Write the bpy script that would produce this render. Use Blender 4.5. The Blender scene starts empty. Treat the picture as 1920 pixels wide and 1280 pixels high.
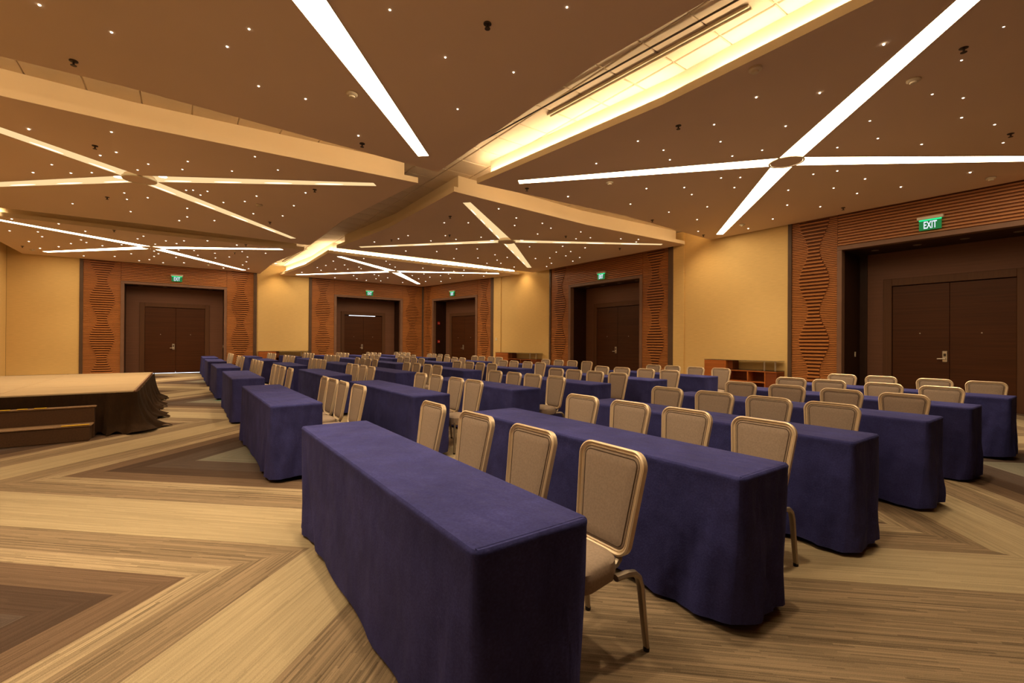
import bpy, bmesh, math, random
from mathutils import Vector, Matrix

# ------------------------------------------------------------------ camera, world, exposure
scene = bpy.context.scene
COL = scene.collection
F_PX, CX, CY, CAM_H = 854.7, 960.0, 639.6, 1.37
YAW, PITCH, ROLL = (math.radians(a) for a in (35.889, 0.187, 0.337))

def cam_axes():
    c, s = math.cos(YAW), math.sin(YAW)
    r, f, u = Vector((c, -s, 0)), Vector((s, c, 0)), Vector((0, 0, 1))
    cp, sp = math.cos(PITCH), math.sin(PITCH)
    f, u = f * cp + u * sp, u * cp - f * sp
    cr, sr = math.cos(ROLL), math.sin(ROLL)
    return r * cr + u * sr, u * cr - r * sr, f

RIGHT, UP, FWD = cam_axes()
cam_data = bpy.data.cameras.new('camera')
cam_data.sensor_width = 36.0
cam_data.lens = F_PX / 1920.0 * 36.0
cam_data.clip_start = 0.05
cam_data.clip_end = 200
camera = bpy.data.objects.new('camera', cam_data)
COL.objects.link(camera)
camera.matrix_world = Matrix(((RIGHT.x, UP.x, -FWD.x, 0), (RIGHT.y, UP.y, -FWD.y, 0),
                              (RIGHT.z, UP.z, -FWD.z, CAM_H), (0, 0, 0, 1)))
scene.camera = camera

def ray(px, py):
    return RIGHT * ((px - CX) / F_PX) + UP * ((CY - py) / F_PX) + FWD

def at_z(px, py, z):
    d = ray(px, py)
    t = (z - CAM_H) / d.z
    return Vector((d.x * t, d.y * t, z))

world = bpy.data.worlds.new('world')
scene.world = world
world.use_nodes = True
world.node_tree.nodes['Background'].inputs[0].default_value = (0.02, 0.016, 0.012, 1)
world.node_tree.nodes['Background'].inputs[1].default_value = 0.0

vs = scene.view_settings
vs.view_transform = 'Standard'
vs.look = 'None'
vs.gamma = 1.0
vs.use_curve_mapping = False
vs.exposure = 0.26
scene.cycles.max_bounces = 7
scene.cycles.diffuse_bounces = 4
scene.cycles.use_adaptive_sampling = True
scene.cycles.adaptive_threshold = 0.02
scene.cycles.sample_clamp_indirect = 4.0
scene.cycles.use_denoising = True

STRIP_L = 14.5          # radiance of the lit ceiling strips
COVE_L = 55.0          # radiance of the bright cove tubes
COVE_DIM = 26.0         # radiance of the dimmed cove tubes
WASH_W = 60.0          # watts of a wall washer
SPOT_W = 200.0          # watts of an unseen downward spot added in a strip
WARM = (1.0, 0.76, 0.46)

# ------------------------------------------------------------------ helpers
def lerp(a, b, t):
    return a + (b - a) * t

class MB:
    """collects geometry for ONE mesh object"""
    def __init__(self):
        self.v, self.f = [], []
    def add(self, verts, faces):
        o = len(self.v)
        self.v += [tuple(p) for p in verts]
        self.f += [tuple(i + o for i in fc) for fc in faces]
        return self
    def box(self, x0, x1, y0, y1, z0, z1):
        return self.add([(x0, y0, z0), (x1, y0, z0), (x1, y1, z0), (x0, y1, z0),
                         (x0, y0, z1), (x1, y0, z1), (x1, y1, z1), (x0, y1, z1)],
                        [(0, 3, 2, 1), (4, 5, 6, 7), (0, 1, 5, 4), (1, 2, 6, 5), (2, 3, 7, 6), (3, 0, 4, 7)])
    def cbox(self, x0, x1, y0, y1, z0, z1, b=0.006):
        """box with chamfered vertical and horizontal edges"""
        b = min(b, (x1 - x0) / 2.01, (y1 - y0) / 2.01, (z1 - z0) / 2.01)
        def ring(i, z):
            a0, a1, c0, c1 = x0 + i, x1 - i, y0 + i, y1 - i
            return [(a0 + b, c0, z), (a1 - b, c0, z), (a1, c0 + b, z), (a1, c1 - b, z),
                    (a1 - b, c1, z), (a0 + b, c1, z), (a0, c1 - b, z), (a0, c0 + b, z)]
        return self.loft([ring(b, z0), ring(0, z0 + b), ring(0, z1 - b), ring(b, z1)], cap=True)
    def loft(self, rings, closed=True, cap=False):
        o = len(self.v)
        n = len(rings[0])
        for r in rings:
            self.v += [tuple(p) for p in r]
        m = n if closed else n - 1
        for k in range(len(rings) - 1):
            for i in range(m):
                j = (i + 1) % n
                self.f.append((o + k * n + i, o + k * n + j, o + (k + 1) * n + j, o + (k + 1) * n + i))
        if cap:
            self.f.append(tuple(o + i for i in reversed(range(n))))
            self.f.append(tuple(o + (len(rings) - 1) * n + i for i in range(n)))
        return self
    def tube(self, path, rad, n=8, flat=1.0, cap=True, ref=(0, 1, 0)):
        path = [Vector(p) for p in path]
        rings = []
        for i, p in enumerate(path):
            t = (path[min(i + 1, len(path) - 1)] - path[max(i - 1, 0)]).normalized()
            a = Vector(ref)
            a = (a - t * a.dot(t))
            if a.length < 1e-4:
                a = Vector((1, 0, 0)) - t * t.x
            a.normalize()
            b = t.cross(a)
            r = rad[i] if isinstance(rad, (list, tuple)) else rad
            rings.append([p + a * (r * flat * math.cos(2 * math.pi * k / n)) + b * (r * math.sin(2 * math.pi * k / n)) for k in range(n)])
        return self.loft(rings, True, cap)
    def lathe(self, prof, c=(0, 0, 0), n=12, cap=True):
        rings = [[(c[0] + r * math.cos(2 * math.pi * k / n), c[1] + r * math.sin(2 * math.pi * k / n), c[2] + z) for k in range(n)] for r, z in prof]
        return self.loft(rings, True, cap)
    def build(self, name, mat, parent=None, smooth=False):
        me = bpy.data.meshes.new(name)
        me.from_pydata(self.v, [], self.f)
        me.update()
        bm = bmesh.new()
        bm.from_mesh(me)
        bmesh.ops.recalc_face_normals(bm, faces=bm.faces)
        bm.to_mesh(me)
        bm.free()
        if smooth:
            me.polygons.foreach_set('use_smooth', [True] * len(me.polygons))
            try:
                me.set_sharp_from_angle(angle=math.radians(40))
            except Exception:
                pass
        me.materials.append(mat)
        o = bpy.data.objects.new(name, me)
        COL.objects.link(o)
        if parent:
            o.parent = parent
        return o

def empty(name, loc=(0, 0, 0), rz=0.0, parent=None):
    o = bpy.data.objects.new(name, None)
    o.empty_display_size = 0.1
    COL.objects.link(o)
    o.location = loc
    o.rotation_euler = (0, 0, rz)
    if parent:
        o.parent = parent
    return o

def tag(o, label=None, cat=None, group=None, kind=None):
    for k, v in (('label', label), ('category', cat), ('group', group), ('kind', kind)):
        if v:
            o[k] = v
    return o

def struct(o):
    o['kind'] = 'structure'
    return o

CHILDREN = {}
def children(o):
    if o.name not in CHILDREN:
        CHILDREN[o.name] = [c for c in bpy.data.objects if c.parent == o]
    return CHILDREN[o.name]

def copy_tree(o, parent=None):
    kids = children(o)
    c = o.copy()
    COL.objects.link(c)
    c.parent = parent
    for k in kids:
        copy_tree(k, c)
    return c

# ------------------------------------------------------------------ materials
class Nodes:
    def __init__(self, name):
        self.m = bpy.data.materials.new(name)
        self.m.use_nodes = True
        self.t = self.m.node_tree
        self.b = self.t.nodes['Principled BSDF']
        self.out = self.t.nodes['Material Output']
    def new(self, typ, **kw):
        n = self.t.nodes.new(typ)
        for k, v in kw.items():
            setattr(n, k, v)
        return n
    def link(self, a, b):
        self.t.links.new(a, b)
    def put(self, sock, val):
        if hasattr(val, 'is_output'):
            self.link(val, sock)
        elif val is not None:
            sock.default_value = val
    def math(self, op, a, b=None, c=None, clamp=False):
        n = self.new('ShaderNodeMath', operation=op, use_clamp=clamp)
        for i, v in enumerate((a, b, c)):
            if v is not None:
                self.put(n.inputs[i], v)
        return n.outputs[0]
    def coords(self, kind='Object'):
        return self.new('ShaderNodeTexCoord').outputs[kind]
    def sep(self, v):
        n = self.new('ShaderNodeSeparateXYZ')
        self.link(v, n.inputs[0])
        return n.outputs
    def comb(self, x=0.0, y=0.0, z=0.0):
        n = self.new('ShaderNodeCombineXYZ')
        for i, v in enumerate((x, y, z)):
            self.put(n.inputs[i], v)
        return n.outputs[0]
    def noise(self, vec, scale=1.0, detail=2.0, rough=0.5):
        n = self.new('ShaderNodeTexNoise')
        self.link(vec, n.inputs['Vector'])
        n.inputs['Scale'].default_value = scale
        n.inputs['Detail'].default_value = detail
        n.inputs['Roughness'].default_value = rough
        return n.outputs[0]
    def mapping(self, vec, scale):
        n = self.new('ShaderNodeMapping')
        self.link(vec, n.inputs[0])
        n.inputs['Scale'].default_value = scale
        return n.outputs[0]
    def ramp(self, fac, stops, interp='LINEAR'):
        n = self.new('ShaderNodeValToRGB')
        n.color_ramp.interpolation = interp
        el = n.color_ramp.elements
        while len(el) < len(stops):
            el.new(0.5)
        for e, (p, c) in zip(el, stops):
            e.position = p
            e.color = (*c, 1)
        self.put(n.inputs[0], fac)
        return n.outputs[0]
    def mixc(self, fac, a, b, mode='MIX'):
        n = self.new('ShaderNodeMix', data_type='RGBA', blend_type=mode)
        self.put(n.inputs[0], fac)
        for s, v in ((n.inputs[6], a), (n.inputs[7], b)):
            self.put(s, (*v, 1) if isinstance(v, tuple) and len(v) == 3 else v)
        return n.outputs[2]
    def scale_c(self, col, fac):
        n = self.new('ShaderNodeVectorMath', operation='SCALE')
        self.put(n.inputs[0], col)
        self.put(n.inputs[3], fac)
        return n.outputs[0]
    def bump(self, h, strength=0.2, dist=0.01):
        n = self.new('ShaderNodeBump')
        n.inputs['Strength'].default_value = strength
        n.inputs['Distance'].default_value = dist
        self.link(h, n.inputs['Height'])
        self.link(n.outputs[0], self.b.inputs['Normal'])
    def set(self, color=None, rough=0.6, metal=0.0, spec=0.4, **kw):
        if color is not None:
            self.put(self.b.inputs['Base Color'], (*color, 1) if isinstance(color, tuple) and len(color) == 3 else color)
        self.put(self.b.inputs['Roughness'], rough)
        self.b.inputs['Metallic'].default_value = metal
        self.b.inputs['Specular IOR Level'].default_value = spec
        for k, v in kw.items():
            self.b.inputs[k.replace('_', ' ')].default_value = v
        return self.m

def noisy(name, c, var=0.12, scale=(3, 3, 3), rough=0.6, spec=0.3, metal=0.0, bump=0.0, detail=3.0, **kw):
    n = Nodes(name)
    f = n.noise(n.mapping(n.coords(), scale), 1.0, detail)
    lo = tuple(x * (1 - var) for x in c)
    hi = tuple(min(1, x * (1 + var)) for x in c)
    col = n.ramp(f, [(0.3, lo), (0.7, hi)])
    if bump:
        n.bump(f, bump, 0.004)
    return n.set(col, rough, metal, spec, **kw)

def emit(name, color, strength, sample=True):
    n = Nodes(name)
    e = n.new('ShaderNodeEmission')
    e.inputs[0].default_value = (*color, 1)
    e.inputs[1].default_value = strength
    n.link(e.outputs[0], n.out.inputs[0])
    if not sample:
        n.m.cycles.emission_sampling = 'NONE'
    return n.m

def carpet_material():
    n = Nodes('carpet_chevron')
    xyz = n.sep(n.coords())
    s = n.math('DIVIDE', n.math('ADD', xyz[0], 2.1), 3.25)
    t = n.math('DIVIDE', n.math('SUBTRACT', xyz[1], 3.25), 3.1)
    a = n.math('MULTIPLY', n.math('ADD', s, t), 0.5)
    b = n.math('MULTIPLY', n.math('SUBTRACT', s, t), 0.5)
    ra, rb = n.math('ROUND', a), n.math('ROUND', b)
    fa = n.math('ABSOLUTE', n.math('SUBTRACT', a, ra))
    fb = n.math('ABSOLUTE', n.math('SUBTRACT', b, rb))
    side = n.math('GREATER_THAN', fa, fb)
    r = n.math('MULTIPLY', n.math('MAXIMUM', fa, fb), 2.0)
    inv = n.math('SUBTRACT', 1.0, side)
    along = n.math('ADD', n.math('MULTIPLY', b, side), n.math('MULTIPLY', a, inv))
    across = n.math('ADD', n.math('MULTIPLY', a, side), n.math('MULTIPLY', b, inv))
    wn = n.new('ShaderNodeTexWhiteNoise')
    n.link(n.comb(ra, rb, side), wn.inputs[0])
    seed = n.math('MULTIPLY', wn.outputs[0], 40.0)
    def yarn(rows, seglen, salt):
        """rows of yarn, each cut into dashes of random tone"""
        row = n.math('FLOOR', n.math('MULTIPLY', across, rows))
        h = n.new('ShaderNodeTexWhiteNoise')
        n.link(n.comb(row, seed, salt), h.inputs[0])
        sg = n.math('FLOOR', n.math('ADD', n.math('MULTIPLY', along, 4.49 / seglen), n.math('MULTIPLY', h.outputs[0], 17.0)))
        h2 = n.new('ShaderNodeTexWhiteNoise')
        n.link(n.comb(row, sg, n.math('ADD', seed, salt)), h2.inputs[0])
        return h2.outputs[0]
    fine = yarn(760.0, 0.35, 1.0)
    wide = n.math('ADD', n.math('MULTIPLY', yarn(400.0, 0.8, 2.0), 0.6),
                  n.math('MULTIPLY', n.noise(n.comb(n.math('MULTIPLY', across, 70.0), n.math('MULTIPLY', along, 2.0), seed), 1.0, 2.0, 0.5), 0.4))
    pile = n.noise(n.coords(), 260.0, 2.0, 0.7)
    jit = n.math('MULTIPLY', n.math('SUBTRACT', wn.outputs[0], 0.5), 0.05)
    rr = n.math('ADD', r, jit)
    # one motif of the repeat is left plain
    plain = n.math('MULTIPLY', n.math('COMPARE', ra, 0.0, 0.1), n.math('COMPARE', rb, 1.0, 0.1))
    rr = n.math('MAXIMUM', rr, n.math('MULTIPLY', plain, 0.74))
    col = n.ramp(rr, [(0.0, (0.10, 0.19, 0.16)), (0.16, (0.17, 0.16, 0.13)), (0.32, (0.085, 0.061, 0.051)),
                      (0.46, (0.072, 0.046, 0.034)), (0.56, (0.140, 0.092, 0.062)), (0.66, (0.31, 0.238, 0.155)),
                      (0.73, (0.228, 0.168, 0.110)), (0.865, (0.375, 0.30, 0.192))], 'CONSTANT')
    # streaks: strong in the middle bands, weak in the plain pale one
    band = n.ramp(rr, [(0.0, (.35,) * 3), (0.56, (.5,) * 3), (0.66, (1,) * 3), (0.80, (.8,) * 3), (0.865, (.38,) * 3)], 'CONSTANT')
    st = n.math('ADD', n.math('MULTIPLY', n.math('SUBTRACT', wide, 0.5), 0.95), n.math('MULTIPLY', n.math('SUBTRACT', fine, 0.5), 0.42))
    st = n.math('MULTIPLY', st, band)
    st = n.math('ADD', st, n.math('MULTIPLY', n.math('SUBTRACT', pile, 0.5), 1.0))
    k = n.math('ADD', 1.0, st)
    k = n.math('MAXIMUM', n.math('MINIMUM', k, 1.5), 0.45)
    n.bump(n.math('ADD', n.math('MULTIPLY', pile, 0.5), fine), 0.25, 0.006)
    return n.set(n.scale_c(col, k), 0.95, 0, 0.1)

def cloth_material(name, c):
    n = Nodes(name)
    co = n.coords()
    big = n.noise(co, 3.2, 5.0, 0.62)
    crease = n.noise(n.mapping(co, (5.5, 2.2, 1.6)), 1.0, 3.0, 0.55)
    weave = n.noise(n.mapping(co, (110, 110, 110)), 1.0, 2.0)
    f = n.math('ADD', n.math('MULTIPLY', big, 0.62), n.math('MULTIPLY', weave, 0.38))
    col = n.ramp(f, [(0.30, tuple(x * 0.66 for x in c)), (0.52, c), (0.72, tuple(x * 1.45 for x in c))])
    n.bump(n.math('ADD', n.math('MULTIPLY', crease, 3.0), n.math('MULTIPLY', weave, 0.06)), 0.55, 0.03)
    return n.set(col, 0.92, 0, 0.12)

def wood(name, c, along='x', rough=0.45, spec=0.35, var=0.22):
    n = Nodes(name)
    sc = {'x': (0.7, 26, 26), 'z': (26, 26, 0.7), 'y': (26, 0.7, 26)}[along]
    f = n.noise(n.mapping(n.coords(), sc), 1.0, 4.0, 0.6)
    col = n.ramp(f, [(0.25, tuple(x * (1 - var) for x in c)), (0.75, tuple(x * (1 + var) for x in c))])
    return n.set(col, rough, 0, spec)

M = {}
M['carpet'] = carpet_material()
M['cloth'] = cloth_material('blue_cloth', (0.043, 0.045, 0.178))
M['skirt'] = cloth_material('stage_skirt_cloth', (0.030, 0.015, 0.007))
M['fabric'] = noisy('taupe_upholstery', (0.315, 0.24, 0.19), 0.10, (90, 90, 90), 0.8, 0.25, bump=0.12)
M['gold'] = noisy('champagne_metal', (0.76, 0.61, 0.43), 0.05, (8, 8, 8), 0.36, 0.5, 0.35)
M['leg'] = noisy('grey_champagne_metal', (0.36, 0.30, 0.24), 0.05, (8, 8, 8), 0.38, 0.5, 0.7)
M['rubber'] = noisy('black_rubber', (0.015, 0.012, 0.01), 0.1, (9, 9, 9), 0.6)
M['stitch'] = noisy('dark_piping', (0.075, 0.05, 0.035), 0.1, (30, 30, 30), 0.8)
M['panel'] = noisy('taupe_ceiling_paint', (0.80, 0.61, 0.45), 0.03, (0.4, 0.4, 0.4), 0.85, 0.15)
M['lip'] = noisy('cream_fascia_paint', (0.78, 0.66, 0.48), 0.03, (1, 1, 1), 0.75, 0.2)
M['tile'] = noisy('cream_ceiling_tile', (0.70, 0.58, 0.43), 0.05, (2, 2, 2), 0.9, 0.1)
M['wallfab'] = noisy('yellow_wall_fabric', (0.76, 0.53, 0.225), 0.05, (5, 5, 60), 0.85, 0.15)
M['slat'] = wood('red_brown_slat_wood', (0.43, 0.165, 0.048), 'x', 0.42, 0.4)
M['slatback'] = noisy('slat_groove_wood', (0.10, 0.03, 0.01), 0.1, (3, 3, 20), 0.6)
M['trim'] = noisy('dark_bronze_trim', (0.10, 0.058, 0.038), 0.1, (4, 4, 4), 0.5)
M['opening'] = noisy('brown_opening_trim', (0.20, 0.105, 0.068), 0.08, (4, 4, 4), 0.5)
M['jamb'] = noisy('dark_brown_jamb', (0.032, 0.011, 0.005), 0.1, (4, 4, 4), 0.5)
M['surround'] = wood('brown_surround_panel', (0.165, 0.075, 0.045), 'x', 0.55, 0.2, 0.12)
M['doorframe'] = wood('door_frame_wood', (0.115, 0.050, 0.024), 'z', 0.55, 0.2, 0.12)
M['door'] = wood('dark_door_wood', (0.072, 0.022, 0.006), 'x', 0.5, 0.2, 0.25)
M['steel'] = noisy('brushed_nickel', (0.62, 0.55, 0.46), 0.05, (20, 20, 20), 0.32, 0.5, 0.8)
M['plate'] = noisy('cream_plastic', (0.78, 0.70, 0.58), 0.03, (5, 5, 5), 0.5)
M['red'] = noisy('red_plastic', (0.50, 0.02, 0.015), 0.06, (9, 9, 9), 0.4)
M['credenza'] = wood('orange_credenza_wood', (0.42, 0.125, 0.028), 'x', 0.35, 0.45)
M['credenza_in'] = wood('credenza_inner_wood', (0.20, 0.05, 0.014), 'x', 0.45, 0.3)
M['darkedge'] = noisy('dark_stone_edge', (0.035, 0.02, 0.014), 0.1, (9, 9, 9), 0.25)
M['stagetop'] = wood('stage_carpet', (0.50, 0.375, 0.235), 'x', 0.95, 0.1, 0.18)
M['stageedge'] = noisy('stage_edge_trim', (0.25, 0.13, 0.075), 0.1, (9, 9, 9), 0.5)
M['step'] = noisy('brown_step_carpet', (0.075, 0.037, 0.018), 0.15, (60, 60, 60), 0.9)
M['steptop'] = noisy('tan_step_carpet', (0.24, 0.15, 0.085), 0.15, (60, 60, 60), 0.9)
M['tape'] = noisy('yellow_tape', (0.80, 0.50, 0.02), 0.06, (9, 9, 9), 0.45)
M['metal_dark'] = noisy('dark_bronze_metal', (0.06, 0.04, 0.028), 0.1, (9, 9, 9), 0.4, 0.5, 0.4)
M['green'] = emit('sign_green', (0.035, 0.28, 0.075), 0.55, False)
M['green_edge'] = emit('sign_green_edge', (0.02, 0.85, 0.28), 1.0, False)
M['sign_white'] = emit('sign_letters', (0.80, 0.84, 1.0), 0.95, False)
M['strip'] = emit('lit_strip', WARM, STRIP_L)
M['cove'] = emit('cove_tube', WARM, COVE_L)
M['cove_dim'] = emit('dim_cove_tube', (1.0, 0.70, 0.38), COVE_DIM)
M['star'] = emit('star_point', (1.0, 0.86, 0.66), 5.0, False)
M['lamp'] = emit('downlight_lens', (1.0, 0.82, 0.55), 7.0, False)
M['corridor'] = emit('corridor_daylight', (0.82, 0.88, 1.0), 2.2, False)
M['recess'] = noisy('gold_cream_recess', (0.80, 0.68, 0.42), 0.05, (3, 3, 3), 0.5, 0.4)
M['recess_glow'] = emit('glowing_recess', (1.0, 0.70, 0.34), 0.85)  # lamplight on the slot's inner faces, put into the material as emission
M['glow_bar'] = emit('glow_bar', (1.0, 0.84, 0.55), 1.9, False)  # bright glow spots on the slot lip, given as emission
M['dead_lens'] = noisy('unlit_lens', (0.30, 0.24, 0.19), 0.05, (9, 9, 9), 0.3)

def glass_material():
    n = Nodes('smoky_glass')
    return n.set((0.30, 0.25, 0.20), 0.05, 0, 0.5, Transmission_Weight=0.75)
M['glass'] = glass_material()

# ------------------------------------------------------------------ room shell
XW, YW, XL, YF = 12.6, 23.3, -5.0, -1.5        # right, back, left and front wall planes
Z_PANEL, Z_TOP, Z_CENTRE = 4.43, 4.85, 4.61    # panel edges, tiled ceiling, panel centres
H_OPEN, H_DOOR, REC = 3.6, 2.77, 0.85
SLAT_TOP = 4.62

fl = MB()
fl.add([(XL - .3, YF - .3, 0), (XW + 1.2, YF - .3, 0), (XW + 1.2, YW + 1.3, 0), (XL - .3, YW + 1.3, 0)], [(0, 1, 2, 3)])
struct(fl.build('floor', M['carpet']))

CORNER = (10.77, 23.3)
BEND = (12.6, 14.69)
A_CORNER = math.atan2(BEND[1] - CORNER[1], BEND[0] - CORNER[0])
wall_back = struct(empty('wall_back', (0, YW, 0), 0.0))
wall_right = struct(empty('wall_right', (XW, 0, 0), -math.pi / 2))
wall_corner = struct(empty('wall_corner', (CORNER[0], CORNER[1], 0), A_CORNER))
wall_left = struct(empty('wall_left', (XL, 0, 0), math.pi / 2))
wall_front = struct(empty('wall_front', (0, YF, 0), math.pi))
FRAMES = {'back': (wall_back, (0, YW, 0), 0.0), 'right': (wall_right, (XW, 0, 0), -math.pi / 2),
          'corner': (wall_corner, (CORNER[0], CORNER[1], 0), A_CORNER)}

def world_of(frame, s, y, z):
    _, o, a = FRAMES[frame]
    return Vector((o[0] + math.cos(a) * s - math.sin(a) * y, o[1] + math.sin(a) * s + math.cos(a) * y, z))

def yellow(wall, s0, s1, name='fabric_panel', y0=0.0):
    # upholstered wall panels with narrow joints, and the dark base board under them
    MB().box(s0, s1, 0.03 + y0, 0.2, 0, 4.95).build('wall_core', M['wallfab'], wall)
    k = 1 if s1 - s0 < 4 else round((s1 - s0) / 1.25)
    for i in range(k):
        a, b = lerp(s0, s1, i / k), lerp(s0, s1, (i + 1) / k)
        MB().cbox(a + .0015, b - .0015, y0, 0.05 + y0, 0.12, 4.94, 0.004).build(name, M['wallfab'], wall)
    MB().cbox(s0, s1, y0 - 0.018, 0.03 + y0, 0.0, 0.12, 0.004).build('base_board', M['trim'], wall)

yellow(wall_back, XL, -3.12)
yellow(wall_back, 2.70, 4.89)
yellow(wall_corner, 5.97, 8.80)
yellow(wall_corner, 5.50, 5.97, 'fabric_pilaster', -0.04)
yellow(wall_right, -8.31, -5.32)
yellow(wall_right, -8.69, -8.31, 'fabric_pilaster', -0.04)
yellow(wall_right, 0.20, 1.5)
yellow(wall_left, YF, YW)
MB().box(-XW, -XL, 0.03, 0.2, 0, 4.95).build('wall_core', M['slatback'], wall_front)
for i in range(14):  # unseen wall, clad dark so little light bounces onto the table ends
    a, b = lerp(-XW, -XL, i / 14), lerp(-XW, -XL, (i + 1) / 14)
    MB().cbox(a + .004, b - .004, 0.0, 0.04, 0.0, 4.94, 0.006).build('wood_panel', M['door'], wall_front)

def slats(mb, x0, x1, z0, z1, pitch, dep, edge=None, side=0, top=.58, back=.86):
    """horizontal slats of a trapezoid profile; edge(z) gives the hour-glass outline"""
    n = int((z1 - z0) / pitch)
    for i in range(n):
        z = z0 + i * pitch
        zm = z + pitch / 2
        spans = [(x0, x1)]
        if edge:
            l, r = edge(zm)
            spans = [(x0, l), (r, x1)] if side == 0 else [(l, r)]
        for a, b in spans:
            if b - a < 0.01:
                continue
            p = [(0.0, z + .06 * pitch), (-dep, z + .16 * pitch), (-dep, z + top * pitch), (0.0, z + back * pitch)]
            mb.add([(a, y, q) for y, q in p] + [(b, y, q) for y, q in p],
                   [(0, 1, 5, 4), (1, 2, 6, 5), (2, 3, 7, 6), (0, 3, 2, 1), (4, 5, 6, 7)])

def side_panel(wall, x0, x1):
    c, w = (x0 + x1) / 2, x1 - x0
    def edge(z):
        hw = w * (0.232 + 0.102 * math.cos((z - 1.44) / 1.5 * 2 * math.pi))
        return c - hw, c + hw
    MB().box(x0, x1, 0.0, 0.12, 0, SLAT_TOP).build('panel_backing', M['slatback'], wall)
    a = MB()
    slats(a, x0, x1, 0.02, SLAT_TOP, 0.044, 0.016, edge, 0)
    tag(a.build('fine_slats', M['slat'], wall), kind='stuff')
    b = MB()
    slats(b, x0, x1, 0.02, SLAT_TOP, 0.088, 0.046, edge, 1, .46, .72)
    tag(b.build('hourglass_slats', M['slat'], wall), kind='stuff')

def portal(frame, v, door, top_glow=False, floor_glow=False, number=1, REC=REC, strip=0.0):
    wall = FRAMES[frame][0]
    a, b, c, d, e, f, g, h = v
    for x0, x1 in ((a, b), (g, h)):
        MB().cbox(x0, x1, -0.05, 0.12, 0, SLAT_TOP, 0.006).build('edge_trim', M['trim'], wall)
    side_panel(wall, b, c)
    side_panel(wall, f, g)
    MB().box(c, f, 0.0, 0.12, H_OPEN + .1, SLAT_TOP).build('header_backing', M['slatback'], wall)
    hd = MB()
    slats(hd, c + .012, f - .012, H_OPEN + .11, SLAT_TOP, 0.066, 0.026)
    tag(hd.build('header_slats', M['slat'], wall), kind='stuff')
    MB().cbox(c, d, -0.045, 0.14, 0, H_OPEN, .005).build('opening_trim', M['opening'], wall)
    MB().cbox(e, f, -0.045, 0.14, 0, H_OPEN, .005).build('opening_trim', M['opening'], wall)
    MB().cbox(c, f, -0.045, 0.14, H_OPEN, H_OPEN + .1, .005).build('opening_trim', M['opening'], wall)
    # the deep reveal behind the opening
    MB().box(c, d - .012, 0.14, REC, 0, H_OPEN + .05).build('jamb_panel', M['jamb'], wall)
    MB().box(e + .012, f, 0.14, REC, 0, H_OPEN + .05).build('jamb_panel', M['jamb'], wall)
    MB().box(c, f, 0.14, REC, H_OPEN, H_OPEN + .12).build('soffit_panel', M['jamb'], wall)
    for i in range(4):
        x = lerp(d, e, (i + .6) / 4.2)
        MB().lathe([(0.075, 0), (0.075, 0.03), (.06, .03)], (x, REC * .5, H_OPEN - .006), 14).build('soffit_light', M['dead_lens'], wall, True)
    d0, d1 = door
    fr = 0.17
    zt = H_DOOR + .015
    MB().box(c, d0 - fr, REC, REC + .1, 0.0, H_OPEN + .1).build('surround_panel', M['surround'], wall)
    MB().box(d1 + fr, f, REC, REC + .1, 0.0, H_OPEN + .1).build('surround_panel', M['surround'], wall)
    MB().box(d0 - fr, d1 + fr, REC, REC + .1, zt + fr, H_OPEN + .1).build('surround_panel', M['surround'], wall)
    if strip:
        MB().box(d - .012, d + strip, REC - .03, REC, 0, H_OPEN + .02).build('jamb_return', M['jamb'], wall)
    # the pair of doors
    _, o, ang = FRAMES[frame]
    dr = struct(empty('door_%d' % number, world_of(frame, 0, 0, 0), ang))
    MB().cbox(d0 - fr, d0 - .006, REC - .035, REC + .1, 0, zt + fr, .006).build('door_frame', M['doorframe'], dr)
    MB().cbox(d1 + .006, d1 + fr, REC - .035, REC + .1, 0, zt + fr, .006).build('door_frame', M['doorframe'], dr)
    MB().cbox(d0 - .006, d1 + .006, REC - .035, REC + .1, zt, zt + fr, .006).build('door_frame', M['doorframe'], dr)
    m = (d0 + d1) / 2
    zb = 0.022 if floor_glow else 0.008
    zh = H_DOOR - (0.03 if top_glow else 0.0)
    for k, (x0, x1) in enumerate(((d0, m - .003), (m + .003, d1))):
        lf = MB().cbox(x0, x1, REC + .01, REC + .06, zb, zh, .004).build('door_leaf', M['door'], dr)
        xc = (x0 + x1) / 2
        MB().add(*disc_y(xc, REC + .006, 1.645, .013)).build('door_viewer', M['steel'], lf)
        if k == 0:
            hx = m - .075
            pl = MB().cbox(hx - .045, hx + .045, REC - .012, REC + .012, 1.0, 1.25, .008).build('lock_plate', M['steel'], lf)
            MB().cbox(hx - .022, hx + .022, REC - .018, REC - .008, 1.13, 1.19, .004).build('card_reader', M['metal_dark'], lf)
            MB().tube([(hx + .01, REC - .01, 1.075), (hx + .01, REC - .06, 1.075), (hx - .03, REC - .065, 1.075), (hx - .12, REC - .06, 1.07)], .011, 8).build('lever_handle', M['steel'], lf, True)
    MB().box(d0 - .1, d1 + .1, REC + .16, REC + .17, 0, H_DOOR + .3).build('corridor_wall', M['jamb'], dr)
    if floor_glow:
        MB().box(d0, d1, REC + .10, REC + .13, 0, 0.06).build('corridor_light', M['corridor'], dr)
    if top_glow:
        MB().box(d0 + .25, d1 - .35, REC + .062, REC + .075, H_DOOR - .06, H_DOOR).build('corridor_light', M['corridor'], dr)

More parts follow.
